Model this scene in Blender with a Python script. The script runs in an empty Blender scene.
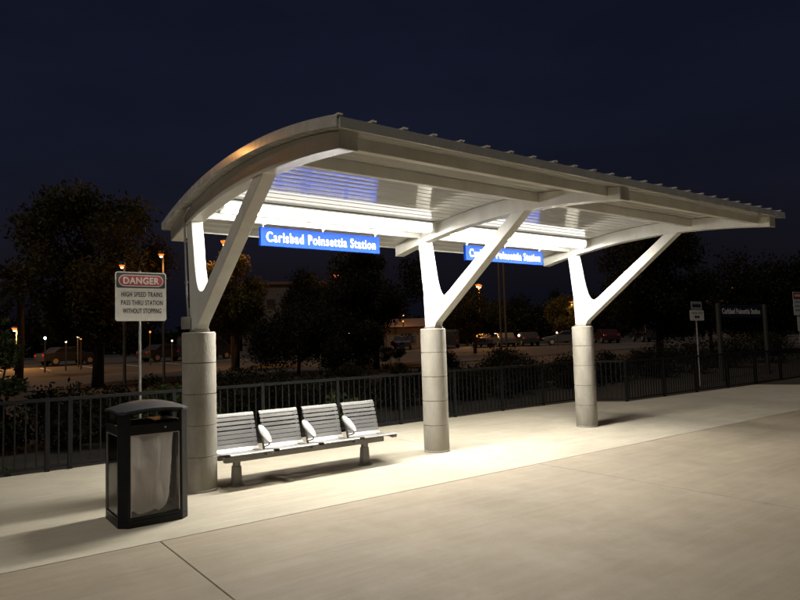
import bpy, bmesh, math, random
import numpy as np
from mathutils import Vector, Matrix, Euler

random.seed(7)
SC = bpy.context.scene
COL = SC.collection
PI = math.pi

# ------------------------------------------------------------------ materials
MATS = {}

def _new(name):
    m = bpy.data.materials.new(name)
    m.use_nodes = True
    nt = m.node_tree
    nt.nodes.clear()
    out = nt.nodes.new('ShaderNodeOutputMaterial')
    return m, nt, out

def mat(name, col, rough=0.5, metal=0.0, var=0.08, scale=6.0, bump=0.0, bscale=40.0, spec=0.5, coat=0.0, stretch=(1, 1, 1), dirt=None):
    """Principled paint/stone: base colour broken up by two sizes of noise, optional bump."""
    m, nt, out = _new(name)
    N = nt.nodes.new
    L = nt.links.new
    b = N('ShaderNodeBsdfPrincipled')
    tc = N('ShaderNodeTexCoord')
    mp = N('ShaderNodeMapping')
    mp.inputs['Scale'].default_value = stretch
    L(tc.outputs['Object'], mp.inputs['Vector'])
    n1 = N('ShaderNodeTexNoise')
    n1.inputs['Scale'].default_value = scale
    n1.inputs['Detail'].default_value = 8
    n1.inputs['Roughness'].default_value = 0.65
    L(mp.outputs['Vector'], n1.inputs['Vector'])
    r = N('ShaderNodeValToRGB')
    e = r.color_ramp.elements
    e[0].position, e[1].position = 0.3, 0.72
    e[0].color = tuple(c * (1 - var) for c in (dirt or col)) + (1,)
    e[1].color = tuple(min(1, c * (1 + var)) for c in col) + (1,)
    L(n1.outputs['Fac'], r.inputs['Fac'])
    L(r.outputs['Color'], b.inputs['Base Color'])
    mr = N('ShaderNodeMapRange')
    mr.inputs['To Min'].default_value = max(0.02, rough - 0.08)
    mr.inputs['To Max'].default_value = min(1, rough + 0.1)
    L(n1.outputs['Fac'], mr.inputs['Value'])
    L(mr.outputs['Result'], b.inputs['Roughness'])
    b.inputs['Metallic'].default_value = metal
    b.inputs['Specular IOR Level'].default_value = spec
    b.inputs['Coat Weight'].default_value = coat
    b.inputs['Coat Roughness'].default_value = 0.13
    if bump:
        n2 = N('ShaderNodeTexNoise')
        n2.inputs['Scale'].default_value = bscale
        n2.inputs['Detail'].default_value = 6
        L(mp.outputs['Vector'], n2.inputs['Vector'])
        bp = N('ShaderNodeBump')
        bp.inputs['Strength'].default_value = bump
        bp.inputs['Distance'].default_value = 0.01
        L(n2.outputs['Fac'], bp.inputs['Height'])
        L(bp.outputs['Normal'], b.inputs['Normal'])
    L(b.outputs['BSDF'], out.inputs['Surface'])
    MATS[name] = m
    return m

def emit(name, col, strength, base=None):
    m, nt, out = _new(name)
    e = nt.nodes.new('ShaderNodeEmission')
    e.inputs['Color'].default_value = tuple(col) + (1,)
    e.inputs['Strength'].default_value = strength
    nt.links.new(e.outputs['Emission'], out.inputs['Surface'])
    MATS[name] = m
    return m

def concrete(name, col, dark, seed):
    m, nt, out = _new(name)
    N = nt.nodes.new
    L = nt.links.new
    b = N('ShaderNodeBsdfPrincipled')
    g = N('ShaderNodeNewGeometry')
    mp = N('ShaderNodeMapping')
    mp.inputs['Location'].default_value = (seed * 7.3, seed * 3.1, 0)
    L(g.outputs['Position'], mp.inputs['Vector'])
    def noise(sc, det, ro=0.6, vec=None):
        n = N('ShaderNodeTexNoise')
        n.inputs['Scale'].default_value = sc
        n.inputs['Detail'].default_value = det
        n.inputs['Roughness'].default_value = ro
        L((vec or mp).outputs['Vector'], n.inputs['Vector'])
        return n
    big = noise(0.35, 5, 0.55)
    med = noise(2.2, 8, 0.7)
    fin = noise(90, 4, 0.6)
    st = N('ShaderNodeMapping')                      # broom / traffic streaks along the platform
    st.inputs['Scale'].default_value = (0.5, 7, 1)
    st.inputs['Rotation'].default_value = (0, 0, math.radians(4))
    L(g.outputs['Position'], st.inputs['Vector'])
    stn = noise(1.4, 6, 0.6, st)
    def mix(fac, a, bb, mode='MIX'):
        x = N('ShaderNodeMix')
        x.data_type = 'RGBA'
        x.blend_type = mode
        if isinstance(fac, (int, float)):
            x.inputs[0].default_value = fac
        else:
            L(fac, x.inputs[0])
        for s, v in ((6, a), (7, bb)):
            if isinstance(v, tuple):
                x.inputs[s].default_value = v + (1,)
            else:
                L(v, x.inputs[s])
        return x.outputs[2]
    def ramp(src, p0, p1, c0=0.0, c1=1.0):
        r = N('ShaderNodeMapRange')
        r.inputs['From Min'].default_value = p0
        r.inputs['From Max'].default_value = p1
        r.inputs['To Min'].default_value = c0
        r.inputs['To Max'].default_value = c1
        L(src, r.inputs['Value'])
        return r.outputs['Result']
    c = mix(ramp(big.outputs['Fac'], 0.40, 0.60), tuple(x * 0.9 for x in dark), col)
    c = mix(ramp(med.outputs['Fac'], 0.3, 0.75, 0.0, 0.42), c, tuple(x * 0.72 for x in dark))
    c = mix(ramp(stn.outputs['Fac'], 0.42, 0.72, 0.0, 0.38), c, tuple(min(1, x * 1.16) for x in col))
    c = mix(ramp(fin.outputs['Fac'], 0.35, 0.7, 0.0, 0.22), c, tuple(x * 0.62 for x in dark))
    vo = N('ShaderNodeTexVoronoi')                   # a few small dark spots
    vo.inputs['Scale'].default_value = 1.1
    L(mp.outputs['Vector'], vo.inputs['Vector'])
    c = mix(ramp(vo.outputs['Distance'], 0.012, 0.022, 0.75, 0.0), c, tuple(x * 0.25 for x in dark))
    v2 = N('ShaderNodeTexVoronoi')                   # old gum, paler scuffs
    v2.inputs['Scale'].default_value = 0.55
    v2.inputs['Randomness'].default_value = 1.0
    L(mp.outputs['Vector'], v2.inputs['Vector'])
    c = mix(ramp(v2.outputs['Distance'], 0.012, 0.02, 0.5, 0.0), c, tuple(min(1, x * 1.5) for x in col))
    wat = noise(0.9, 9, 0.72)                        # blotchy water stains with soft edges
    c = mix(ramp(wat.outputs['Fac'], 0.52, 0.62, 0.0, 0.30), c, tuple(x * 0.70 for x in dark))
    L(c, b.inputs['Base Color'])
    L(ramp(med.outputs['Fac'], 0.3, 0.7, 0.62, 0.85), b.inputs['Roughness'])
    b.inputs['Specular IOR Level'].default_value = 0.35
    bp = N('ShaderNodeBump')
    bp.inputs['Strength'].default_value = 0.25
    bp.inputs['Distance'].default_value = 0.004
    L(fin.outputs['Fac'], bp.inputs['Height'])
    L(bp.outputs['Normal'], b.inputs['Normal'])
    L(b.outputs['BSDF'], out.inputs['Surface'])
    MATS[name] = m
    return m

def leafmat(name, c0, c1):
    m, nt, out = _new(name)
    N = nt.nodes.new
    L = nt.links.new
    g = N('ShaderNodeNewGeometry')
    n = N('ShaderNodeTexNoise')
    n.inputs['Scale'].default_value = 0.9
    n.inputs['Detail'].default_value = 5
    L(g.outputs['Position'], n.inputs['Vector'])
    r = N('ShaderNodeValToRGB')
    r.color_ramp.elements[0].color = c0 + (1,)
    r.color_ramp.elements[1].color = c1 + (1,)
    r.color_ramp.elements[0].position = 0.35
    r.color_ramp.elements[1].position = 0.65
    L(n.outputs['Fac'], r.inputs['Fac'])
    d = N('ShaderNodeBsdfPrincipled')
    d.inputs['Roughness'].default_value = 0.6
    d.inputs['Specular IOR Level'].default_value = 0.12
    L(r.outputs['Color'], d.inputs['Base Color'])
    t = N('ShaderNodeBsdfTranslucent')
    L(r.outputs['Color'], t.inputs['Color'])
    mx = N('ShaderNodeMixShader')
    mx.inputs[0].default_value = 0.35
    L(d.outputs[0], mx.inputs[1])
    L(t.outputs[0], mx.inputs[2])
    L(mx.outputs[0], out.inputs['Surface'])
    MATS[name] = m

def clearmat(name, tint=(0.98, 0.98, 0.97)):
    m, nt, out = _new(name)
    N = nt.nodes.new
    L = nt.links.new
    t = N('ShaderNodeBsdfTransparent')
    t.inputs['Color'].default_value = tint + (1,)
    g = N('ShaderNodeBsdfGlossy')
    g.inputs['Roughness'].default_value = 0.08
    fr = N('ShaderNodeFresnel')
    fr.inputs['IOR'].default_value = 1.5
    mx = N('ShaderNodeMixShader')
    L(fr.outputs[0], mx.inputs[0])
    L(t.outputs[0], mx.inputs[1])
    L(g.outputs[0], mx.inputs[2])
    L(mx.outputs[0], out.inputs['Surface'])
    MATS[name] = m

def bagmat(name):
    m, nt, out = _new(name)
    N = nt.nodes.new
    L = nt.links.new
    d = N('ShaderNodeBsdfPrincipled')
    d.inputs['Base Color'].default_value = (0.95, 0.90, 0.87, 1)
    d.inputs['Roughness'].default_value = 0.35
    t = N('ShaderNodeBsdfTranslucent')
    t.inputs['Color'].default_value = (0.97, 0.92, 0.88, 1)
    tr = N('ShaderNodeBsdfTransparent')
    a = N('ShaderNodeMixShader')
    a.inputs[0].default_value = 0.68
    b = N('ShaderNodeMixShader')
    b.inputs[0].default_value = 0.22
    L(d.outputs[0], a.inputs[1])
    L(t.outputs[0], a.inputs[2])
    L(a.outputs[0], b.inputs[1])
    L(tr.outputs[0], b.inputs[2])
    tc = N('ShaderNodeTexCoord')
    mp = N('ShaderNodeMapping')
    mp.inputs['Scale'].default_value = (6, 6, 1.5)
    L(tc.outputs['Object'], mp.inputs['Vector'])
    n = N('ShaderNodeTexNoise')
    n.inputs['Scale'].default_value = 1.6
    n.inputs['Detail'].default_value = 5
    n.inputs['Distortion'].default_value = 1.2
    L(mp.outputs['Vector'], n.inputs['Vector'])
    bp = N('ShaderNodeBump')
    bp.inputs['Strength'].default_value = 0.65
    bp.inputs['Distance'].default_value = 0.03
    L(n.outputs['Fac'], bp.inputs['Height'])
    for s in (d, t):
        L(bp.outputs['Normal'], s.inputs['Normal'])
    L(b.outputs[0], out.inputs['Surface'])
    MATS[name] = m

mat('white_paint', (0.68, 0.67, 0.62), 0.34, var=0.06, scale=3, bump=0.06, bscale=25, stretch=(1, 1, 0.4), dirt=(0.58, 0.565, 0.51))
mat('soffit_metal', (0.52, 0.515, 0.49), 0.09, var=0.04, scale=2, spec=0.9, stretch=(0.3, 1, 1))
mat('trim_paint', (0.56, 0.54, 0.48), 0.26, var=0.06, scale=4, spec=0.5, coat=1.0)
mat('roof_metal', (0.55, 0.55, 0.52), 0.35, metal=0.3)
mat('bright_metal', (0.92, 0.91, 0.86), 0.25, metal=0.35, var=0.03)
mat('dark_trim', (0.44, 0.43, 0.40), 0.45)
mat('cast_concrete', (0.31, 0.288, 0.248), 0.85, var=0.2, scale=2.4, bump=0.45, bscale=55, stretch=(1, 1, 0.55), dirt=(0.25, 0.23, 0.195))
mat('joint_dark', (0.15, 0.115, 0.085), 0.9)
mat('galvanised', (0.50, 0.49, 0.46), 0.42, metal=0.7, var=0.15, scale=12)
mat('bench_silver', (0.37, 0.365, 0.36), 0.34, metal=0.55, var=0.10, scale=7, bump=0.05, bscale=60, stretch=(0.4, 1, 1))
mat('bench_frame', (0.17, 0.16, 0.145), 0.45, metal=0.4)
mat('black_steel', (0.006, 0.006, 0.0065), 0.42, var=0.3, scale=9, spec=0.28)
mat('lid_black', (0.030, 0.030, 0.033), 0.42, var=0.25, scale=60, bump=0.15, bscale=180)
mat('fence_paint', (0.0075, 0.008, 0.0085), 0.5, var=0.25, scale=7, spec=0.2)
mat('sign_white', (0.72, 0.70, 0.63), 0.45, var=0.05, scale=9, dirt=(0.62, 0.59, 0.52))
mat('sign_black', (0.015, 0.014, 0.014), 0.5)
mat('sign_red', (0.36, 0.018, 0.015), 0.5, var=0.1)
mat('sign_navy', (0.008, 0.011, 0.034), 0.4)
mat('sign_grey', (0.28, 0.28, 0.29), 0.5)
mat('asphalt', (0.050, 0.042, 0.036), 0.85, var=0.4, scale=0.22, bump=0.3, bscale=30)
mat('soil', (0.024, 0.019, 0.013), 0.95, var=0.35, scale=1.2, bump=0.6, bscale=9)
mat('bark', (0.030, 0.022, 0.016), 0.9, var=0.3, scale=14, bump=0.8, bscale=22, stretch=(1, 1, 0.25))
mat('stucco', (0.10, 0.08, 0.065), 0.85, var=0.12, scale=1.5, bump=0.2, bscale=30)
mat('roof_tile', (0.12, 0.07, 0.05), 0.8)
mat('dark_glass', (0.02, 0.022, 0.026), 0.08, spec=0.8)
mat('car_silver', (0.05, 0.05, 0.052), 0.28, metal=0.5, coat=0.6)
mat('car_white', (0.08, 0.076, 0.072), 0.3, coat=0.6)
mat('car_dark', (0.025, 0.027, 0.035), 0.25, coat=0.7)
mat('car_red', (0.03, 0.008, 0.007), 0.28, coat=0.6)
mat('tyre_rubber', (0.018, 0.018, 0.018), 0.8)
mat('lamp_pole', (0.045, 0.04, 0.034), 0.6)
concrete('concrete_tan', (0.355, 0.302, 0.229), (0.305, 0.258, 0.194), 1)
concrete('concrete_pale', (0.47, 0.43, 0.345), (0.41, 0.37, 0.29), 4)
leafmat('leaf_olive', (0.030, 0.030, 0.012), (0.075, 0.062, 0.022))
leafmat('leaf_dark', (0.010, 0.011, 0.006), (0.024, 0.023, 0.011))
leafmat('leaf_lamplit', (0.080, 0.070, 0.016), (0.120, 0.095, 0.028))  # street lamp glow is put into this leaf colour
leafmat('leaf_green', (0.030, 0.050, 0.016), (0.075, 0.095, 0.034))
clearmat('clear_panel')
bagmat('bag_film')
emit('tube_light', (1.0, 0.96, 0.87), 205)
emit('tube_glow', (1.0, 0.97, 0.90), 3.2)
emit('sodium_bright', (1.0, 0.42, 0.10), 1100)
emit('sodium', (1.0, 0.20, 0.025), 1.5)
emit('hot_core', (1.0, 0.62, 0.28), 9)
emit('amber', (1.0, 0.36, 0.04), 1.5)
emit('warm_white', (1.0, 0.82, 0.52), 2.5)
emit('cool_white', (0.8, 0.92, 1.0), 14)
emit('red_lamp', (1.0, 0.2, 0.07), 3)
emit('lit_window', (1.0, 0.42, 0.12), 0.05)

mat('sign_blue', (0.0008, 0.017, 0.150), 0.6, var=0.04, scale=5, spec=0.08)
mat('sign_letter', (0.60, 0.61, 0.62), 0.6, var=0.03, scale=5, spec=0.1)

# ------------------------------------------------------------------ mesh helpers
class MB:
    def __init__(s):
        s.v, s.f = [], []
    def add(s, vs, fs):
        o = len(s.v)
        s.v += [tuple(v) for v in vs]
        s.f += [tuple(i + o for i in f) for f in fs]
        return s
    def box(s, c, d, R=None):
        x, y, z = d[0] / 2, d[1] / 2, d[2] / 2
        vs = [Vector((i, j, k)) for i in (-x, x) for j in (-y, y) for k in (-z, z)]
        if R is not None:
            vs = [R @ v for v in vs]
        c = Vector(c)
        return s.add([v + c for v in vs], [(0, 1, 3, 2), (4, 6, 7, 5), (0, 4, 5, 1), (2, 3, 7, 6), (0, 2, 6, 4), (1, 5, 7, 3)])
    def box2(s, a, b):
        return s.box([(p + q) / 2 for p, q in zip(a, b)], [abs(q - p) for p, q in zip(a, b)])
    def prism(s, prof, x0, x1, axis='x'):
        n = len(prof)
        ar = sum(prof[i][0] * prof[(i + 1) % n][1] - prof[(i + 1) % n][0] * prof[i][1] for i in range(n))
        if ar < 0:
            prof = prof[::-1]
        def P(u, v, t):
            return {'x': (t, u, v), 'y': (u, t, v), 'z': (u, v, t)}[axis]
        vs = [P(u, v, x0) for u, v in prof] + [P(u, v, x1) for u, v in prof]
        fl = axis == 'y'
        a, b = tuple(range(n)), tuple(range(n, 2 * n))
        fs = [a[::-1], b] + [(i, (i + 1) % n, (i + 1) % n + n, i + n) for i in range(n)]
        if fl:
            fs = [f[::-1] for f in fs]
        return s.add(vs, fs)
    def tube(s, pts, rad, n=8, cap=True):
        pts = [Vector(p) for p in pts]
        if not isinstance(rad, (list, tuple)):
            rad = [rad] * len(pts)
        vs, fs = [], []
        up = None
        for i, p in enumerate(pts):
            t = (pts[min(i + 1, len(pts) - 1)] - pts[max(i - 1, 0)]).normalized()
            if up is None:
                up = Vector((1, 0, 0)) if abs(t.x) < 0.8 else Vector((0, 1, 0))
            a = t.cross(up).normalized()
            b = t.cross(a)
            up = b.cross(t) if False else up
            for k in range(n):
                th = 2 * PI * k / n
                vs.append(p + rad[i] * (math.cos(th) * a + math.sin(th) * b))
        for i in range(len(pts) - 1):
            for k in range(n):
                k2 = (k + 1) % n
                fs.append((i * n + k, i * n + k2, (i + 1) * n + k2, (i + 1) * n + k))
        if cap:
            fs.append(tuple(range(n))[::-1])
            fs.append(tuple(range((len(pts) - 1) * n, len(pts) * n)))
        return s.add(vs, fs)
    def lathe(s, prof, n=24, c=(0, 0, 0)):
        vs, fs = [], []
        for r, z in prof:
            for k in range(n):
                th = 2 * PI * k / n
                vs.append((c[0] + r * math.cos(th), c[1] + r * math.sin(th), c[2] + z))
        for i in range(len(prof) - 1):
            for k in range(n):
                k2 = (k + 1) % n
                fs.append((i * n + k, i * n + k2, (i + 1) * n + k2, (i + 1) * n + k))
        fs.append(tuple(range(n))[::-1])
        fs.append(tuple(range((len(prof) - 1) * n, len(prof) * n)))
        return s.add(vs, fs)
    def build(s, name, m, parent=None, smooth=False, bevel=0.0, fix=True):
        me = bpy.data.meshes.new(name)
        me.from_pydata(s.v, [], s.f)
        if fix:
            bm = bmesh.new()
            bm.from_mesh(me)
            bmesh.ops.recalc_face_normals(bm, faces=bm.faces)
            bm.to_mesh(me)
            bm.free()
        return link(name, me, m, parent, smooth, bevel)

def link(name, me, m, parent=None, smooth=False, bevel=0.0):
    me.name = name
    me.materials.clear()
    me.materials.append(MATS[m] if isinstance(m, str) else m)
    o = bpy.data.objects.new(name, me)
    COL.objects.link(o)
    if parent is not None:
        o.parent = parent
    if smooth:
        me.polygons.foreach_set('use_smooth', [True] * len(me.polygons))
        if smooth == 'auto':
            e = o.modifiers.new('edges', 'EDGE_SPLIT')
            e.split_angle = math.radians(40)
    if bevel:
        b = o.modifiers.new('bevel', 'BEVEL')
        b.width = bevel
        b.segments = 2
        b.limit_method = 'ANGLE'
        b.angle_limit = math.radians(35)
    return o

def thing(name, label, cat, loc=(0, 0, 0), rz=0.0, group=None):
    o = bpy.data.objects.new(name, None)
    o.empty_display_size = 0.2
    COL.objects.link(o)
    o.location = loc
    o.rotation_euler = (0, 0, rz)
    tag(o, label, cat, group)
    return o

def tag(o, label, cat, group=None, kind=None):
    o['label'] = label
    o['category'] = cat
    if group:
        o['group'] = group
    if kind:
        o['kind'] = kind
    return o

def structure(o, label=None, cat=None):
    o['kind'] = 'structure'
    if label:
        o['label'] = label
        o['category'] = cat
    return o

def kids(o):
    return [c for c in bpy.data.objects if c.parent == o]

def copy_tree(o, parent=None):
    c = o.copy()
    COL.objects.link(c)
    if parent is not None:
        c.parent = parent
    for ch in kids(o):
        copy_tree(ch, c)
    return c

def text(name, body, size, m, parent, loc, rot=(PI / 2, 0, 0), bold=0.0, width=None, align='CENTER', depth=0.004, spacing=1.0, fat=0.0):
    cu = bpy.data.curves.new(name, 'FONT')
    cu.body = body
    cu.size = size
    cu.align_x = align
    cu.align_y = 'CENTER'
    cu.offset = bold
    cu.extrude = depth / 2
    cu.space_character = spacing
    t = bpy.data.objects.new(name, cu)
    COL.objects.link(t)
    dg = bpy.context.evaluated_depsgraph_get()
    me = bpy.data.meshes.new_from_object(t.evaluated_get(dg))
    bpy.data.objects.remove(t)
    bpy.data.curves.remove(cu)
    n = len(me.vertices)
    co = np.empty(n * 3)
    me.vertices.foreach_get('co', co)
    co = co.reshape(-1, 3)
    w = co[:, 0].max() - co[:, 0].min()
    if width:
        co[:, 0] *= width / w
    h = (co[:, 1].max() + co[:, 1].min()) / 2
    co[:, 1] -= h
    co[:, 0] -= (co[:, 0].max() + co[:, 0].min()) / 2
    me.vertices.foreach_set('co', co.ravel())
    if fat:
        fs = [tuple(p.vertices) for p in me.polygons]
        bpy.data.meshes.remove(me)
        mb = MB()
        for q, (dx, dy) in enumerate(((-1, 0), (1, 0), (0, 1), (0, -1), (0, 0))):
            mb.add([(c[0] + dx * fat, c[1] + dy * fat, c[2] + q * .0004) for c in co], fs)
        me = bpy.data.meshes.new(name)
        me.from_pydata(mb.v, [], mb.f)
    M = Matrix.Translation(loc) @ Euler(rot).to_matrix().to_4x4()
    me.transform(M)
    return link(name, me, m, parent)

def rrect(w, h, r, n=5, cx=0, cy=0):
    out = []
    for (sx, sy, a0) in ((1, 1, 0), (-1, 1, 90), (-1, -1, 180), (1, -1, 270)):
        for k in range(n + 1):
            a = math.radians(a0 + 90 * k / n)
            out.append((cx + sx * (w / 2 - r) + r * math.cos(a), cy + sy * (h / 2 - r) + r * math.sin(a)))
    return out

# ------------------------------------------------------------------ ground
CX, CY, CZ = -2.5933, -7.5044, 1.65

def gz(x, y):
    d = math.hypot(x - CX, y - CY)
    base = -0.14
    if d <= 14:
        return base
    if d >= 72:
        return 0.92
    t = (d - 14) / 58
    return base + t * (0.92 - base)

def sheet(name, xs, ys, off, m, parent=None, noise=0.0):
    vs = [(x, y, gz(x, y) + off + (random.uniform(-noise, noise) if noise else 0)) for y in ys for x in xs]
    nx = len(xs)
    fs = [(j * nx + i, j * nx + i + 1, (j + 1) * nx + i + 1, (j + 1) * nx + i) for j in range(len(ys) - 1) for i in range(nx - 1)]
    return MB().add(vs, fs).build(name, m, parent, smooth=True)

def rng(a, b, n):
    return [a + (b - a) * i / n for i in range(n + 1)]

xs = [-900, -400, -180, -90] + rng(-50, 110, 64) + [150, 220, 420, 900]
ys = [-900, -300, -80, -30] + rng(-14, 110, 62) + [150, 220, 420, 900]
structure(sheet('ground', xs, ys, -0.02, 'soil'), 'dark bare earth ground behind the platform fence', 'ground')
structure(sheet('parking_lot', rng(-16, 100, 46), rng(22.0, 46, 12), 0.012, 'asphalt'), 'asphalt car park lit orange by street lamps', 'car park')
structure(sheet('road', rng(-30, 110, 56), rng(49, 86, 16), 0.012, 'asphalt'), 'asphalt road and far car park beyond the planting strip', 'road')
structure(sheet('road_branch', rng(19, 110, 36), rng(13.5, 21.5, 5), 0.012, 'asphalt'), 'asphalt drive behind the right part of the fence', 'road')

# painted parking bay lines
mat('line_paint', (0.55, 0.52, 0.46), 0.7, var=0.2, scale=3)
ml = MB()
for k in range(30):
    x0 = -10 + k * 2.8
    pts = [(x0, 40.0 + j * 1.0) for j in range(6)]
    for (xa, ya), (xb, yb) in zip(pts[:-1], pts[1:]):
        ml.add([(xa - .06, ya, gz(xa, ya) + .018), (xa + .06, ya, gz(xa, ya) + .018), (xb + .06, yb, gz(xb, yb) + .018), (xb - .06, yb, gz(xb, yb) + .018)], [(0, 1, 2, 3)])
structure(ml.build('parking_markings', 'line_paint'), 'white bay lines painted on the car park', 'markings')

# concrete platform slabs with open joints
def slabs(name, xsplit, y0, y1, m):
    mb = MB()
    g = 0.0045
    for a, b in zip(xsplit[:-1], xsplit[1:]):
        mb.box2((a + g, y0 + g, -0.16), (b - g, y1 - .007, 0.0))
    return mb.build(name, m, bevel=0.004)
near = [-20.35, -15.5, -10.65, -5.8, -0.95, 3.9, 8.75, 13.6, 18.45, 23.3, 28.15, 33, 38]
far = [-20.35, -10.65, -5.8, 3.9, 13.6, 18.45, 23.3, 28.15, 38]
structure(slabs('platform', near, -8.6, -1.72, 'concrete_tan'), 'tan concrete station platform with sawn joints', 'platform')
def fy(x):
    return 2.755 + .034 * x if x < 8 else 3.03
def back_edge(x):
    return fy(x) + .03 if x <= 10.75 else (2.99 if x < 10.9 else (2.06 if x <= 11.5 else 2.04 - .012 * (x - 11.45)))
mw = MB()
for a, b in zip(far[:-1], far[1:]):
    bk = [(b - .006, back_edge(b)), (a + .006, back_edge(a))]
    if a < 11.4 < b:
        bk = [(b - .006, back_edge(b)), (11.45, 2.06), (10.75, 3.02), (8, fy(7.99) + .03), (a + .006, back_edge(a))]
    mw.prism([(a + .006, -1.713), (b - .006, -1.713)] + bk, -.16, 0, 'z')
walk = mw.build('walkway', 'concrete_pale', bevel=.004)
structure(walk, 'paler concrete strip under the shelter along the fence', 'walkway')
structure(MB().box2((-20.3, -8.5, -0.155), (37.9, 1.6, -0.018)).build('platform_bed', 'joint_dark'), 'dark joint filler between the platform slabs', 'platform')

# ------------------------------------------------------------------ shelter
L = 3.597
Hc = 1.84
RC = 0.1925
RX0, RX1 = -0.17, 7.31
RYF, RYB = -3.54, 0.85

def zt(y):
    return 3.567 - 0.0545 * (y + 1.48) ** 2
def zs(y):
    return zt(y) - 0.075
def zl(y):
    return 3.287 - 0.043 * (y + 1.6) ** 2

shelter = thing('platform_shelter', 'white steel waiting shelter with curved metal roof on three concrete columns', 'shelter')

for i in range(3):
    x = i * L
    prof = [(RC - .006, 0.0), (RC - .004, 0.035)]
    for k in range(5):
        z0, z1 = 0.04 + k * 0.36, 0.04 + (k + 1) * 0.36
        prof += [(RC, z0 + .006), (RC, z1 - .006), (RC - .008, z1 - .003), (RC - .008, z1 + .003)] if k < 4 else [(RC, z0 + .006), (RC, z1 - .012), (RC - .012, z1)]
    c = MB().lathe(prof, 48, (x, 0, 0)).build('column', 'cast_concrete', shelter, smooth='auto')
    for k in range(4):
        z1 = 0.04 + (k + 1) * 0.36
        MB().lathe([(RC - .0065, z1 - .0035), (RC - .0065, z1 + .0035)], 48, (x, 0, 0)).build('joint', 'joint_dark', c, smooth='auto')
    bmv = MB().lathe([(RC + .004, 0.0), (RC + .004, 0.022), (RC - .002, 0.026)], 48, (x, 0, 0))
    bmv.build('base_ring', 'cast_concrete', c, smooth='auto')
    # Y-shaped steel frame
    out = [(.10, 1.868), (.118, 2.4), (.205, 3.22), (.034, 3.225), (-.085, 2.58), (-.13, 2.44), (-.18, 2.355), (-.235, 2.318), (-.30, 2.305), (-.365, 2.318), (-.46, 2.375),
           (-1.80, 3.31), (-2.04, 3.305), (-.165, 1.93), (-.13, 1.868)]
    fr = MB().prism(out, x - .07, x + .07).build('y_frame', 'white_paint', shelter, bevel=0.008)
    mb = MB()
    mb.box((x, -.015, 1.857), (.17, .25, .022))
    mb.build('base_plate', 'galvanised', fr, bevel=.003)
    for sx in (-.06, .06):
        for sy in (-.11, .08):
            MB().lathe([(.012, 1.868), (.012, 1.882), (.006, 1.884), (.006, 1.893)], 6, (x + sx * 1.2, sy, 0)).build('bolt', 'galvanised', fr)
    # curved rafter
    ysr = rng(-3.40, 0.78, 26)
    low = [(y, zl(y)) for y in ysr]
    up = [(y, zs(y) - .004) for y in reversed(ysr)]
    ra = MB().prism(low + up, x - .08, x + .08).build('rafter', 'white_paint', shelter, bevel=0.006)
    zc = (zl(-3.40) + zs(-3.40)) / 2
    MB().box((x, -3.409, zc - .002), (.168, .018, zs(-3.4) - zl(-3.4) + .004)).build('end_cap', 'dark_trim' if i else 'white_paint', ra, bevel=.003)
    MB().box((x, 0.786, (zl(.78) + zs(.78)) / 2), (.162, .012, zs(.78) - zl(.78) - .01)).build('end_cap', 'white_paint', ra, bevel=.003)

for nd in MATS['soffit_metal'].node_tree.nodes:
    if nd.type == 'MAP_RANGE':
        nd.inputs['To Min'].default_value, nd.inputs['To Max'].default_value = .03, .045
# ribbed soffit: flat pans running along the shelter with narrow grooves between
prof = []
ysf = rng(RYF + .02, RYB - .02, 29)
for a, b in zip(ysf[:-1], ysf[1:]):
    g = 0.022
    a2, b2 = a + g * .6, b - g * .6
    prof.append((a, zs(a) + .014))
    for q in range(11):                              # each pan is slightly crowned
        u = q / 10
        prof.append((a2 + (b2 - a2) * u, zs(a2) + (zs(b2) - zs(a2)) * u - .00035 * (1 - (2 * u - 1) ** 2)))
    prof.append((b, zs(b) + .014))
prof_top = [(y, zt(y) - .02) for y in reversed(rng(RYF + .02, RYB - .02, 20))]
MB().prism(prof + prof_top, RX0 + .01, RX1 - .01).build('soffit', 'soffit_metal', shelter, smooth='auto')

# roof sheet with standing seams, edge trims, front and back fascia
yr = rng(RYF, RYB, 36)
sheetp = [(y, zt(y) - .016) for y in yr] + [(y, zt(y)) for y in reversed(yr)]
roof = MB().prism(sheetp, RX0, RX1).build('roof', 'roof_metal', shelter)
nse = int((RX1 - RX0) / .305)
for k in range(nse + 1):
    xk = RX0 + .02 + k * .305
    ym = rng(RYF + .012, RYB - .01, 30)
    pr = [(y, zt(y) + .001) for y in ym] + [(y, zt(y) + .022) for y in reversed(ym)]
    se = MB().prism(pr, xk - .014, xk + .014).build('roof_seam', 'roof_metal', roof)
    # seam end wedge, undercut and made pale so its tip shows bright
    zf = zt(RYF)
    m_ = MB()
    w = .024
    y0 = RYF + .010
    vs = [(xk - w, y0, zf + .002), (xk + w, y0, zf + .002), (xk + w, y0 - .024, zf + .026), (xk - w, y0 - .024, zf + .026), (xk - w, y0 + .05, zf + .026), (xk + w, y0 + .05, zf + .026), (xk - w, y0 + .05, zf + .002), (xk + w, y0 + .05, zf + .002)]
    m_.add(vs, [(0, 1, 2, 3), (3, 2, 5, 4), (0, 3, 4, 6), (1, 7, 5, 2), (6, 4, 5, 7), (0, 6, 7, 1)])
    m_.build('seam_cap', 'bright_metal', roof)
for xa, xb in ((RX0 - .012, RX0 + .012), (RX1 - .012, RX1 + .012)):
    pr = [(y, zs(y) - .004) for y in yr] + [(y, zt(y) + .008) for y in reversed(yr)]
    MB().prism(pr, xa, xb).build('edge_trim', 'trim_paint', shelter, bevel=.004)
zf = zt(RYF)
MB().box2((RX0 + .013, RYF - .012, zf - .082), (RX1 - .013, RYF + .006, zf + .001)).build('fascia', 'trim_paint', shelter, bevel=.003)
zb = zt(RYB)
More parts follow.
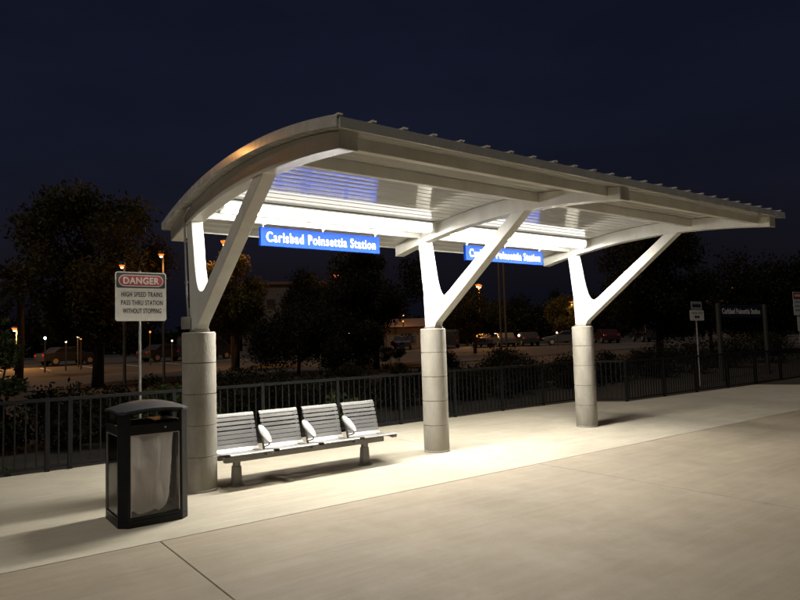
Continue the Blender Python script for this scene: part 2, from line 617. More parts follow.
MB().box2((RX0 + .013, RYB - .006, zb - .082), (RX1 - .013, RYB + .012, zb + .001)).build('fascia', 'trim_paint', shelter, bevel=.003)
# purlins between the rafters
for i in range(2):
    xa, xb = i * L + .081, (i + 1) * L - .081
    for (y, h, t) in ((-3.22, .105, .07), (-2.22, .12, .07), (.175, .085, .06)):
        top = min(zs(y - t / 2), zs(y + t / 2)) - .003
        MB().box2((xa, y - t / 2, top - h), (xb, y + t / 2, top)).build('purlin', 'white_paint', shelter, bevel=.004)
# conduit and junction box on the first column
cond = MB().tube([(-.092, .125, 1.90), (-.092, .10, 2.05), (-.095, .14, 2.3), (-.095, .175, 2.85), (-.095, .20, 3.18), (-.10, .19, 3.26), (-.10, .10, 3.32), (-.10, -.02, 3.335)], .012, 8).build('conduit', 'galvanised', shelter, smooth=True)
mc = MB()
for z in (2.45, 2.95):
    mc.box((-.088, .16 if z < 2.6 else .185, z), (.03, .05, .018))
mc.build('clip', 'galvanised', cond)
MB().box((-.12, .10, 1.955), (.085, .10, .145)).build('junction_box', 'galvanised', shelter, bevel=.006)
MB().tube([(-.055, .12, 1.83), (-.055, .125, 2.02), (-.083, .13, 2.14)], .016, 8).build('conduit', 'galvanised', shelter, smooth=True)

# ------------------------------------------------------------------ lamps under the roof
FY = -.26
for i in range(2):
    xa, xb = i * L + .14, (i + 1) * L - .16
    lb = ('long white strip lamp under the shelter roof between the first and middle columns', 'long white strip lamp under the shelter roof between the middle and far columns')[i]
    zt0 = zs(FY) - .006
    fx = thing('strip_lamp', lb, 'lamp', ((xa + xb) / 2, FY, zt0), 0, 'strip lamps under the shelter roof')
    hl = (xb - xa) / 2
    MB().box2((-hl, -.075, -.024), (hl, .075, 0)).build('housing', 'white_paint', fx, bevel=.006)
    dif = [(.090, -.0245), (.094, -.07), (.092, -.115), (.080, -.130), (-.080, -.130), (-.092, -.115), (-.094, -.07), (-.090, -.0245)]
    MB().prism(dif, -hl + .07, hl - .07).build('diffuser', 'tube_glow', fx)
    lens = [(.078, -.1305), (.05, -.139), (0, -.142), (-.05, -.139), (-.078, -.1305)]
    MB().prism(lens, -hl + .08, hl - .08).build('lens', 'tube_light', fx)
    for s in (-1, 1):
        e = [(.097 * math.cos(a), -.0245 - .120 * math.sin(a)) for a in rng(0, PI, 12)]
        MB().prism(e, s * (hl - .069), s * (hl - .005)).build('end_cap', 'white_paint', fx, bevel=.01)

# ------------------------------------------------------------------ hanging blue signs
SY = .175
for i in range(2):
    x0, x1 = i * L + .875, i * L + 2.755
    lb = ('bright blue station name sign hanging under the roof, all its words in view',
          'bright blue station name sign hanging under the roof, its words crossed by a diagonal strut')[i]
    sg = thing('station_sign', lb, 'sign', ((x0 + x1) / 2, SY, 2.958), 0, 'lit blue signs hanging from the shelter')
    hw = (x1 - x0) / 2
    MB().box2((-hw, -.03, 0), (hw, .03, .25)).build('panel', 'sign_blue', sg, bevel=.004)
    text('lettering', 'Carlsbad Poinsettia Station', .185, 'sign_letter', sg, (0, -.033, .124), fat=.0020, width=1.72, spacing=1.14)
    text('lettering', 'Carlsbad Poinsettia Station', .185, 'sign_letter', sg, (0, .033, .124), rot=(PI / 2, 0, PI), fat=.0020, width=1.72, spacing=1.14)
    for u in (-hw + .05, 0, hw - .06):
        MB().tube([(u, 0, .245), (u, 0, .285)], .011, 8).build('hook', 'bright_metal', sg, smooth=True)
        MB().box((u, 0, .285), (.05, .05, .012)).build('hook_plate', 'galvanised', sg)

# ------------------------------------------------------------------ bench
bench = thing('bench', 'four-seat slatted metal bench with oval armrests beside the first column', 'bench', (0.12, -.02, 0))
BX = .12
bx0, bx1 = .10, 2.40
mb = MB()
mb.box2((.10, -.20, .30), (2.36, -.12, .365))
mb.box2((.10, .02, .30), (2.36, .08, .355))
mb.build('beam', 'bench_frame', bench, bevel=.006)
prof_s = [(-.335, .392), (-.345, .405), (-.325, .416), (-.22, .405), (-.10, .388), (.02, .374), (.075, .382), (.112, .415), (.135, .47), (.165, .58), (.20, .70), (.235, .795), (.25, .822), (.27, .83), (.285, .818)]
def along(pts, n=90):
    d = [0]
    for a, b in zip(pts[:-1], pts[1:]):
        d.append(d[-1] + math.dist(a, b))
    out = []
    for i in range(n + 1):
        t = d[-1] * i / n
        for k in range(len(pts) - 1):
            if d[k + 1] >= t - 1e-9:
                f = (t - d[k]) / (d[k + 1] - d[k])
                out.append((pts[k][0] + f * (pts[k + 1][0] - pts[k][0]), pts[k][1] + f * (pts[k + 1][1] - pts[k][1])))
                break
    return out, d[-1]
PP, LT = along(prof_s, 120)
# slats: (start, end) in metres along the profile
cuts = [(0, .545)]
t = .557
while t < LT - .12:
    cuts.append((t, t + .043))
    t += .055
cuts.append((t, LT))
def seat_mesh(x0, x1):
    mb = MB()
    th = .007
    for s0, s1 in cuts:
        i0, i1 = int(round(s0 / LT * 120)), int(round(s1 / LT * 120))
        pts = PP[i0:i1 + 1]
        if len(pts) < 2:
            continue
        nr = []
        for k in range(len(pts)):
            a, b = pts[max(k - 1, 0)], pts[min(k + 1, len(pts) - 1)]
            dx, dz = b[0] - a[0], b[1] - a[1]
            q = math.hypot(dx, dz)
            nr.append((dz / q * th, -dx / q * th))
        loop = pts + [(p[0] + m[0], p[1] + m[1]) for p, m in reversed(list(zip(pts, nr)))]
        mb.prism(loop, x0, x1)
    # side stringers that carry the slats
    pts = PP[52:112]
    st = [(p[0] + .008, p[1] - .004) for p in pts] + [(p[0] + .026, p[1] - .010) for p in reversed(pts)]
    for xx in (x0 + .02, x1 - .04):
        mb.prism(st, xx, xx + .02)
    return mb
for k in range(4):
    xa = .155 + k * .6155
    st_ = seat_mesh(xa - .045, xa + .49).build('seat', 'bench_silver', bench)
    mbk = MB()
    mbk.box2((xa + .40, -.30, .366), (xa + .47, .06, .385))
    mbk.box2((xa + .40, -.347, .36), (xa + .47, -.29, .402))
    mbk.build('bracket', 'bench_frame', bench, bevel=.003)
for k in range(3):
    xc = .155 + k * .6155 + .531
    pad = MB()
    n = 28
    vs, fs = [], []
    R = Euler((math.radians(30), 0, 0)).to_matrix()
    cen = Vector((xc, -.01, .565))
    for zz, sc in ((.010, .82), (.014, .93), (.008, 1.0), (-.006, 1.0), (-.012, .9)):
        for q in range(n):
            a = 2 * PI * q / n
            vs.append(cen + R @ Vector((  .056 * sc * math.cos(a), .185 * sc * math.sin(a), zz)))
    for r_ in range(4):
        for q in range(n):
            q2 = (q + 1) % n
            fs.append((r_ * n + q, r_ * n + q2, (r_ + 1) * n + q2, (r_ + 1) * n + q))
    fs += [tuple(range(n))[::-1], tuple(range(4 * n, 5 * n))]
    pad.add(vs, fs)
    arm = pad.build('armrest', 'bench_silver', bench, smooth='auto')
    mb = MB()
    mb.tube([(xc, .09, .60), (xc, .05, .46), (xc, .02, .345)], .014, 8)
    mb.tube([(xc, -.13, .485), (xc, -.13, .445), (xc, -.09, .43), (xc, .04, .40)], .010, 8)
    mb.build('arm_bracket', 'bench_frame', arm, smooth=True)
for xl in (.285, 2.115):
    lg = MB()
    vs, fs = [], []
    for z, w, d in ((.012, .054, .05), (.235, .045, .043), (.24, .036, .036), (.302, .036, .036)):
        vs += [(xl - w, -.075 - d, z), (xl + w, -.075 - d, z), (xl + w, -.075 + d, z), (xl - w, -.075 + d, z)]
    for r_ in range(3):
        for q in range(4):
            q2 = (q + 1) % 4
            fs.append((r_ * 4 + q, r_ * 4 + q2, r_ * 4 + 4 + q2, r_ * 4 + 4 + q))
    fs += [(3, 2, 1, 0), (12, 13, 14, 15)]
    lg.add(vs, fs)
    leg = lg.build('leg', 'bench_frame', bench, bevel=.008)
    MB().lathe([(.098, 0), (.098, .010), (.085, .0125)], 28, (xl, -.075, 0)).build('foot_plate', 'bench_frame', leg, smooth='auto')

# ------------------------------------------------------------------ litter bin
bn = thing('trash_can', 'black steel litter bin with clear side panels and domed lid', 'trash can', (-.82, -.81, 0))
h = .325
ch = .075
def octo(hx, hy, c):
    return [(-hx + c, -hy), (hx - c, -hy), (hx, -hy + c), (hx, hy - c), (hx - c, hy), (-hx + c, hy), (-hx, hy - c), (-hx, -hy + c)]
fm = MB()
fm.prism(octo(h, h, ch), .0, .065, 'z')
for sx in (-1, 1):
    for sy in (-1, 1):
        pr = [(sx * (h - .098), sy * h), (sx * (h - ch), sy * h), (sx * h, sy * (h - ch)), (sx * h, sy * (h - .098)), (sx * (h - .03), sy * (h - .098)), (sx * (h - .098), sy * (h - .03))]
        fm.prism(pr, .0651, 1.062, 'z')
for s in (-1, 1):
    fm.box2((-h + .0985, s * h, .852), (h - .0985, s * (h - .03), .94))
    fm.box2((s * h, -h + .0985, .852), (s * (h - .03), h - .0985, .94))
    fm.box2((-h + .0985, s * (h - .001), .066), (h - .0985, s * (h - .03), .098))
    fm.box2((s * (h - .001), -h + .0985, .066), (s * (h - .03), h - .0985, .098))
fm.build('frame', 'black_steel', bn, bevel=.004)
# lid: shallow dome arched over each of the four openings
n = 16
vs, fs = [], []
hl_ = h + .008
def lidz(u, v, t):
    return 1.066 + .055 * (1 - u * u) ** 1.0 * (.55 + .45 * (1 - v * v)) + .055 * (1 - v * v) * (.55 + .45 * (1 - u * u)) * .62 + t
def lidxy(u, v):
    # cut the corners off the square
    x, y = u * hl_, v * hl_
    s = abs(x) + abs(y)
    lim = 2 * hl_ - ch
    if s > lim:
        f = (s - lim) / 2
        x -= math.copysign(f, x)
        y -= math.copysign(f, y)
    return x, y
for t in (0, -.022):
    for j in range(n + 1):
        for i in range(n + 1):
            u, v = -1 + 2 * i / n, -1 + 2 * j / n
            x, y = lidxy(u, v)
            vs.append((x, y, lidz(u, v, t)))
w = n + 1
o = w * w
for j in range(n):
    for i in range(n):
        fs.append((j * w + i, j * w + i + 1, (j + 1) * w + i + 1, (j + 1) * w + i))
        fs.append((o + j * w + i, o + (j + 1) * w + i, o + (j + 1) * w + i + 1, o + j * w + i + 1))
for i in range(n):
    for (a, b) in ((i, i + 1), (n * w + i + 1, n * w + i), ((i + 1) * w, i * w), (i * w + n, (i + 1) * w + n)):
        fs.append((a, o + a, o + b, b))
MB().add(vs, fs).build('lid', 'lid_black', bn, smooth='auto')
# steel band arching over each opening, under the lid edge
for d in range(4):
    mb = MB()
    lo, hi = [], []
    for k in range(17):
        u = -1 + 2 * k / 16
        x, _ = lidxy(u, -1)
        z = lidz(u, -1, -.023)
        if abs(u * hl_) <= h - .099:
            lo.append((u * hl_, z - .014 - .028 * abs(u) ** 2))
            hi.append((u * hl_, z))
    mb.prism(lo + hi[::-1], -h, -h + .02, 'y')
    R = Euler((0, 0, d * PI / 2)).to_matrix()
    mb.v = [tuple(R @ Vector(v)) for v in mb.v]
    mb.build('opening_arch', 'black_steel', bn)
for d in range(4):
    R = Euler((0, 0, d * PI / 2)).to_matrix()
    mb = MB().box2((-h + .0985, -h + .012, .0985), (h - .0985, -h + .017, .8515))
    mb.v = [tuple(R @ Vector(v)) for v in mb.v]
    pn = mb.build('panel', 'clear_panel', bn)
    mb = MB()
    wv = h - .0985
    for xa in (-wv, wv - .007):
        mb.box2((xa, -h + .004, .0985), (xa + .007, -h + .0115, .8515))
    mb.box2((-wv + .0071, -h + .004, .8445), (wv - .0071, -h + .0115, .8515))
    mb.v = [tuple(R @ Vector(v)) for v in mb.v]
    mb.build('panel_edge', 'galvanised', pn)
mb = MB()
mb.box2((-h + .04, -h + .032, .915), (h - .04, -h + .14, .928))
mb.box2((.06, -.1, .93), (h - .05, h - .06, .955))
mb.build('deposit_shelf', 'black_steel', bn)
MB().tube([(.09, -h - .003, .905), (.09, -h - .010, .905)], .009, 12).build('lock', 'galvanised', bn)
# plastic bag hanging inside
bag = MB()
n, rows = 64, 40
vs, fs = [], []
for r_ in range(rows + 1):
    t = r_ / rows
    z = .86 - t * .772
    sx, sy = .236 - .030 * t ** 1.1, .226 - .04 * t ** 1.5
    if t > .9:
        k = (t - .9) / .1
        sx *= 1 - .30 * k * k
        sy *= 1 - .30 * k * k
    for q in range(n):
        a = 2 * PI * q / n
        ca, sa = math.cos(a), math.sin(a)
        e = .55
        x = math.copysign(abs(ca) ** e, ca) * sx
        y = math.copysign(abs(sa) ** e, sa) * sy
        wr = .006 * math.sin(7 * a + 3 * t) * (0.3 + t) + .008 * math.sin(13 * a - 9 * t + 1.3 * math.sin(5 * t)) * t + .012 * math.sin(4 * a + 6 * t) * t + .006 * math.sin(23 * a + 14 * t) * t * t
        rr = 1 + wr / .2
        vs.append((x * rr - .035 * t, y * rr, z + .018 * math.sin(5 * a + 1) * t * t))
for r_ in range(rows):
    for q in range(n):
        q2 = (q + 1) % n
        fs.append((r_ * n + q, r_ * n + q2, (r_ + 1) * n + q2, (r_ + 1) * n + q))
fs.append(tuple(range(rows * n, rows * n + n)))
bag.add(vs, fs)
bo = bag.build('trash_bag', 'bag_film', None, smooth=True, fix=False)
bo.location = (-.82, -.81, 0)
tag(bo, 'white translucent plastic bag hanging inside the black litter bin', 'bag')

# ------------------------------------------------------------------ fence
def fence(label, pts_posts, h, cat='fence', spacing=.125, wire=False):
    x0, y0 = pts_posts[0]
    f = thing('metal_fence', label, cat, (x0, y0, 0), 0)
    P = [Vector((x - x0, y - y0, 0)) for x, y in pts_posts]
    for p in P:
        mb = MB().box((p.x, p.y, (h + .01) / 2), (.06, .06, h + .01))
        mb.build('post', 'fence_paint', f, bevel=.004)
        # no base plates: posts are set in the slab edge
    for a, b in zip(P[:-1], P[1:]):
        d = b - a
        ln = d.length
        R = Matrix.Rotation(math.atan2(d.y, d.x), 3, 'Z')
        mid = (a + b) / 2
        tr = MB().box(mid + Vector((0, 0, h - .028)), (ln - .061, .055, .05), R)
        tr.build('top_rail', 'fence_paint', f, bevel=.005)
        MB().box(mid + Vector((0, 0, .065)), (ln - .061, .035, .035), R).build('bottom_rail', 'fence_paint', f, bevel=.003)
        n_ = max(1, int(round((ln - .06) / spacing)) - 1)
        pk = MB()
        for k in range(n_):
            c = a + d * ((k + 1) / (n_ + 1))
            pk.box(c + Vector((0, 0, (h - .053 + .0825) / 2)), (.019, .019, h - .053 - .0826), R)
        pk.build('pickets', 'fence_paint', f)
    return f
lx = [-9.6, -8.1, -6.6, -5.1, -3.6, -2.4, -1.22, -0.93, .55, 2.07, 3.6, 5.1, 6.6, 8.1, 9.5, 10.75]
def fy(x):
    return 2.755 + .034 * x if x < 8 else 3.03
fence('dark picket fence running behind the bench and columns', [(x, fy(x)) for x in lx] , 1.02)
fence('dark picket fence at the far end, set forward of the longer run', [(10.75, 2.96), (11.45, 2.02), (13.1, 2.0), (14.7, 1.98), (16.4, 1.96), (18.1, 1.94), (19.8, 1.92), (21.5, 1.90), (23.2, 1.88), (25, 1.86), (27, 1.84), (29, 1.82)], 1.03, spacing=.11)

# ------------------------------------------------------------------ signs behind the fence
def post_sign(name, label, x, y, ht):
    s = thing(name, label, 'sign', (x, y, 0))
    MB().tube([(0, .03, gz(x, y) - .3), (0, .03, ht)], .024, 12).build('post', 'galvanised', s, smooth='auto')
    return s
ds = post_sign('warning_sign', 'white danger sign with red oval and black header on a pole behind the fence', .20, 3.36, 2.95)
z0, z1 = 2.125, 2.925
zm = (z0 + z1) / 2
w_ = .80
pl = MB().prism(rrect(w_, z1 - z0, .04, cx=.015, cy=zm), -.006, .0, 'y').build('plate', 'sign_white', ds)
MB().prism(rrect(w_ - .035, .245, .028, cx=.015, cy=z1 - .14), -.010, -.0065, 'y').build('header', 'sign_black', pl)
MB().prism(rrect(.70, .188, .092, 10, cx=.015, cy=z1 - .142), -.0135, -.0105, 'y').build('oval_rim', 'sign_white', pl)
MB().prism(rrect(.672, .162, .079, 10, cx=.015, cy=z1 - .142), -.0165, -.0140, 'y').build('oval', 'sign_red', pl)
text('lettering', 'DANGER', .15, 'sign_white', pl, (.015, -.019, z1 - .142), fat=.005, width=.55, depth=.003, spacing=1.1)
for k, (s, w) in enumerate((('HIGH SPEED TRAINS', .64), ('PASS THRU STATION', .65), ('WITHOUT STOPPING', .60))):
    text('lettering', s, .112, 'sign_black', pl, (.03, -.009, z1 - .365 - k * .135), fat=.0016, width=w, depth=.003, spacing=1.1)
MB().box((.015, .006, zm + .22), (.5, .012, .03)).build('bracket', 'galvanised', ds)
MB().box((.015, .006, zm - .22), (.5, .012, .03)).build('bracket', 'galvanised', ds)

ws = post_sign('direction_sign', 'small pole sign with grey upper plate and white lower plate behind fence', 17.0, 3.1, 2.60)
p1 = MB().prism(rrect(.66, .265, .03, cx=.0, cy=2.515), -.006, 0, 'y').build('plate', 'sign_grey', ws)
p1['label'] = 'grey upper plate'
mbx = MB()
mbx.box((-.0, -.0075, 2.515), (.50, .003, .09))
mbx.build('faded_print', 'sign_black', p1)
p2 = MB().prism(rrect(.84, .325, .03, cx=.0, cy=2.205), -.006, 0, 'y').build('plate', 'sign_white', ws)
p2['label'] = 'white lower plate with black arrow mark'
mbx = MB()
for u, w in ((-.24, .13), (-.06, .16), (.15, .12), (.28, .08)):
    mbx.box((u, -.0075, 2.29), (w, .003, .045))
mbx.build('faded_print', 'sign_grey', p2)
MB().prism([(-.17, 2.16), (-.05, 2.10), (-.05, 2.14), (.05, 2.14), (.05, 2.10), (.17, 2.16), (.05, 2.22), (.05, 2.18), (-.05, 2.18), (-.05, 2.22)], -.009, -.0065, 'y').build('arrow', 'sign_black', p2)

ns = thing('name_board', 'dark blue station name board between two grey posts behind the fence', 'sign', (20.4, 3.3, 0))
for xx in (-1.66, 1.72):
    MB().box2((xx - .07, -.05, -.4), (xx + .07, .05, 2.62)).build('post', 'lamp_pole', ns, bevel=.006)
MB().box2((-1.565, -.03, 2.14), (1.40, .03, 2.58)).build('panel', 'sign_navy', ns, bevel=.004)
text('lettering', 'Carlsbad Poinsettia Station', .27, 'sign_white', ns, (-.08, -.034, 2.36), fat=.006, width=2.72, spacing=1.05)

fs_ = post_sign('far_warning_sign', 'white plates under a dull red header on the pole at the right edge', 24.55, 3.1, 3.05)
pz = MB().prism(rrect(.92, .90, .03, cx=.0, cy=2.66), -.006, 0, 'y').build('plate', 'sign_white', fs_)
MB().prism(rrect(.86, .24, .02, cx=.0, cy=2.97), -.010, -.0065, 'y').build('header', 'sign_red', pz)
text('lettering', 'DANGER', .15, 'sign_white', pz, (0, -.012, 2.97), bold=.003, width=.62, depth=.003)
mbx = MB()
for k in range(3):
    mbx.box((0, -.0075, 2.74 - k * .16), (.66, .003, .045))
mbx.build('faded_print', 'sign_grey', pz)
MB().prism(rrect(.66, .56, .03, cx=.12, cy=1.88), -.006, 0, 'y').build('plate', 'sign_white', fs_)

# ------------------------------------------------------------------ plants
def foliage(name, m, parent, blobs, n, size, seed, flat=0.0, loc=None):
    r = np.random.default_rng(seed)
    B = np.array([b[:3] for b in blobs], float)
    R = np.array([b[3] for b in blobs], float)
    p = R ** 2.2
    p /= p.sum()
    k = r.choice(len(B), n, p=p)
    d = r.normal(size=(n, 3))
    d /= np.linalg.norm(d, axis=1)[:, None]
    rad = R[k] * (r.random(n) ** 0.42) * (1 + .18 * r.normal(size=n))
    d[:, 2] *= 1 - flat
    c = B[k] + d * rad[:, None]
    a = r.normal(size=(n, 3))
    a /= np.linalg.norm(a, axis=1)[:, None]
    b = np.cross(a, r.normal(size=(n, 3)))
    b /= np.linalg.norm(b, axis=1)[:, None]
    s = size * (.55 + .9 * r.random(n))[:, None]
    v = np.empty((n, 4, 3))
    v[:, 0] = c + a * s
    v[:, 1] = c + b * s * .42
    v[:, 2] = c - a * s
    v[:, 3] = c - b * s * .42
    me = bpy.data.meshes.new(name)
    me.vertices.add(n * 4)
    me.vertices.foreach_set('co', v.astype(np.float32).ravel())
    me.loops.add(n * 4)
    me.loops.foreach_set('vertex_index', np.arange(n * 4, dtype=np.int32))
    me.polygons.add(n)
    me.polygons.foreach_set('loop_start', np.arange(0, n * 4, 4, dtype=np.int32))
    me.update(calc_edges=True)
    return link(name, me, m, parent)

def tree(label, x, y, ht, rx, cz, rz_, nb, n, leaf, lm, seed, lean=0.0, br=.42, name='tree', group=None, cat='tree'):
    z0 = gz(x, y) - .1
    t = thing(name, label, cat, (x, y, z0), 0, group)
    r = random.Random(seed)
    blobs = []
    for k in range(nb):
        while True:
            u, v, w = r.uniform(-1, 1), r.uniform(-1, 1), r.uniform(-1, 1)
            q = u * u + v * v + w * w
            if .12 < q < 1:
                break
        blobs.append((u * rx + lean, v * rx, cz + w * rz_, rx * br * r.uniform(.6, 1.25)))
    foliage('crown', lm, t, blobs, n, leaf, seed)
    mb = MB()
    th = max(.08, ht * .022)
    top = cz + rz_ * .2
    mb.tube([(0, 0, 0), (lean * .2 + .1, .05, top * .35), (lean * .6, -.05, top * .7), (lean, 0, top)], [th * 1.3, th, th * .75, th * .35], 8)
    for k in range(0, nb, 2):
        b = blobs[k]
        zz = min(top * r.uniform(.4, .85), b[2])
        f = zz / top
        st = Vector((lean * f, 0, zz))
        e = Vector(b[:3])
        mb.tube([st, st.lerp(e, .5) + Vector((0, 0, .15)), e], [th * .45, th * .3, th * .12], 5)
    mb.build('trunk', 'bark', t, smooth=True)
    return t

tree('tall open-crowned tree, the biggest, standing left of the shelter', 3.25, 22.0, 9.0, 2.75, 5.0, 3.75, 60, 29899, 0.099, 'leaf_olive', 11, lean=-.1, br=.30)
tree('golden lamp-lit tree just left of the first diagonal strut', 11.7, 27.6, 6.6, 1.9, 4.4, 2.2, 26, 19550, 0.093, 'leaf_lamplit', 12, br=.36)
tree('dark tree under the roof between the bench and middle column', 17.1, 21.3, 6.6, 2.6, 4.5, 2.0, 36, 27599, 0.087, 'leaf_dark', 13, br=.34)
tree('rounded tree in front of the double-headed street lamp', 33.2, 30.6, 5.4, 2.4, 3.3, 1.9, 30, 20700, 0.087, 'leaf_olive', 14, br=.36)
tree('large dark tree behind the far column and its strut', 30.4, 12.6, 8.0, 2.9, 4.6, 3.0, 46, 34500, 0.093, 'leaf_dark', 15, br=.32)
tree('dark spreading tree at the right edge beyond the name board', 37.2, 9.3, 6.2, 3.1, 3.8, 2.2, 36, 25299, 0.093, 'leaf_dark', 16, br=.34)
tree('low dark tree behind the two-post name board', 36.0, 12.6, 4.6, 2.0, 2.9, 1.6, 22, 16099, 0.087, 'leaf_dark', 17)
tree('small orange-lit tree beside the far column', 60.5, 43.6, 6.2, 2.0, 3.6, 2.0, 22, 10350, 0.124, 'leaf_lamplit', 18)
tree('round dark tree beside the flat-roofed building', 40.5, 71.2, 10.5, 3.6, 6.8, 3.6, 26, 11500, 0.186, 'leaf_dark', 19)
tree('dark bushy tree below the golden lit tree', 12.2, 21.0, 3.6, 2.2, 2.0, 1.5, 22, 16099, 0.081, 'leaf_dark', 20)
tree('short dark tree behind the bench, right of the golden tree', 14.0, 19.5, 3.0, 1.7, 1.6, 1.3, 20, 13799, 0.074, 'leaf_dark', 21)
row = [(52, 52, 6.0), (56, 49.5, 5.0), (60, 50, 5.4), (64, 46, 6.6), (68, 42, 6.0), (71, 37, 7.0), (73, 31, 6.2), (76, 25, 7), (40, 62, 6.0), (34, 66, 5.2), (27, 72, 6), (19, 78, 6.6), (12, 80, 6.2), (5, 80, 7), (-1, 78, 6.2), (72, 19, 6.0), (66, 15, 6.4)]
for k, (x, y, hh) in enumerate(row):
    tree('dark tree in the far row of trees beyond the car park', x, y, hh, 3.0, hh * .56, hh * .42, 16, 5200, .20, 'leaf_dark', 40 + k, br=.5, group='far row of trees beyond the car park')

# palm
pm = thing('palm_tree', 'dark palm tree silhouetted at the left edge', 'palm tree', (1.4, 32.3, gz(1.4, 32.3) - .1))
MB().tube([(0, 0, 0), (.08, 0, 2.2), (.02, .03, 5.2)], [.22, .18, .16], 10).build('trunk', 'bark', pm, smooth=True)
mb = MB()
rp = random.Random(5)
for k in range(54):
    a = 2 * PI * k / 54 * 5.0 + rp.uniform(-.2, .2)
    el = rp.uniform(-.7, 1.25)
    ln = rp.uniform(1.5, 2.1)
    pts = []
    for q in range(7):
        s = q / 6
        rr_ = ln * s * math.cos(el * (1 - .25 * s))
        zz = 5.3 + ln * s * math.sin(el) - .65 * s * s * ln * .6
        pts.append(Vector((rr_ * math.cos(a), rr_ * math.sin(a), zz)))
    side = Vector((-math.sin(a), math.cos(a), 0))
    for q in range(6):
        p, p2 = pts[q], pts[q + 1]
        for sgn in (-1, 1):
            for u in (.0, .33, .66):
                c = p.lerp(p2, u)
                tip = c + side * sgn * .42 * (1 - .5 * q / 6) + (p2 - p) * 1.1 + Vector((0, 0, -.22))
                mb.add([c, c + (p2 - p) * .28, tip], [(0, 1, 2)])
mb.build('fronds', 'leaf_dark', pm, fix=False)

def shrub(label, x, y, ht, rx, lm, seed, n=4200, leaf=.05, name='shrub', group=None):
    z0 = gz(x, y) - .05
    t = thing(name, label, 'shrub', (x, y, z0), 0, group)
    r = random.Random(seed)
    blobs = [(r.uniform(-.75, .75) * rx, r.uniform(-.7, .7) * rx, ht * r.uniform(.18, .78), rx * r.uniform(.28, .5)) for _ in range(13)]
    blobs += [(r.uniform(-.5, .5) * rx, r.uniform(-.4, .4) * rx, ht * r.uniform(.75, .95), rx * r.uniform(.1, .22)) for _ in range(6)]
    foliage('leaves', lm, t, blobs, n, leaf, seed, flat=.25)
    mb = MB()
    for b in blobs[:9]:
        mb.tube([(b[0] * .15, b[1] * .15, 0), (b[0] * .6, b[1] * .6, b[2] * .55), b[:3]], [.025, .018, .008], 5)
    mb.build('stem', 'bark', t, smooth=True)
    return t
G = 'dark shrubs behind the fence'
gl = 'dark shrub in the planting strip behind the fence'
for k, (x, y, hh, rx) in enumerate([(-3.2, 6.0, 1.2, 1.0), (-1.7, 6.6, 1.05, .95), (-.4, 6.3, 1.2, 1.0), (1.0, 6.8, 1.25, 1.05), (2.3, 6.2, 1.3, 1.1), (3.7, 6.9, 1.25, 1.1), (5.1, 6.2, 1.15, 1.1),
                                   (6.6, 6.8, 1.25, 1.1), (8.2, 6.4, 1.05, 1.1), (9.8, 6.9, 1.0, 1.1), (11.5, 6.4, 1.0, 1.2), (13.2, 6.8, .9, 1.2), (15.0, 6.4, 1.0, 1.2), (17, 6.6, 1.1, 1.3), (19.4, 6.4, 1.1, 1.3), (22, 6.4, 1.2, 1.4), (25, 6.2, 1.3, 1.5), (28.5, 6.0, 1.4, 1.6)]):
    shrub(gl, x, y, hh, rx, 'leaf_dark', 200 + k, group=G)
shrub('tall green bush at the left edge behind the fence', -1.72, 6.4, 2.7, .62, 'leaf_green', 230, n=5200)
shrub('upright dark bush behind the fence seen left of the middle column', 12.5, 13.2, 1.75, .55, 'leaf_dark', 231, n=2600)
shrub('low rounded dark bush behind the fence between the two right columns', 19.5, 14.2, 1.15, 1.35, 'leaf_dark', 232, n=4200)
shrub('dark bush against the lit car park, right of the middle column', 16.0, 14.6, 1.35, .9, 'leaf_dark', 233, n=3000)
shrub('broad leafy shrub close behind the danger sign pole', 1.2, 5.0, 1.15, .8, 'leaf_green', 234, n=3600, leaf=.06)
shrub('low green plant showing through the pickets behind the bench', 4.05, 3.55, .95, .42, 'leaf_green', 235, n=1300, leaf=.055)
shrub('tiny weed growing through the fence pickets near the bin', -1.72, 2.98, .38, .14, 'leaf_green', 236, n=120, leaf=.03)

# far-off belt of woodland that closes the horizon
rw = random.Random(77)
blobs = []
for k in range(230):
    a = math.radians(-75 + 190 * k / 229)
    d = rw.uniform(125, 165)
    x, y = CX + d * math.sin(a), CY + d * math.cos(a)
    if y < 12 and x < 40:
        continue
    blobs.append((x, y, .9 + rw.uniform(1.0, 3.6), rw.uniform(2.2, 4.2)))
wd = foliage('distant_woods', 'leaf_dark', None, blobs, 42000, .75, 99)
tag(wd, 'dark far-off belt of trees along the horizon', 'woods', kind='stuff')

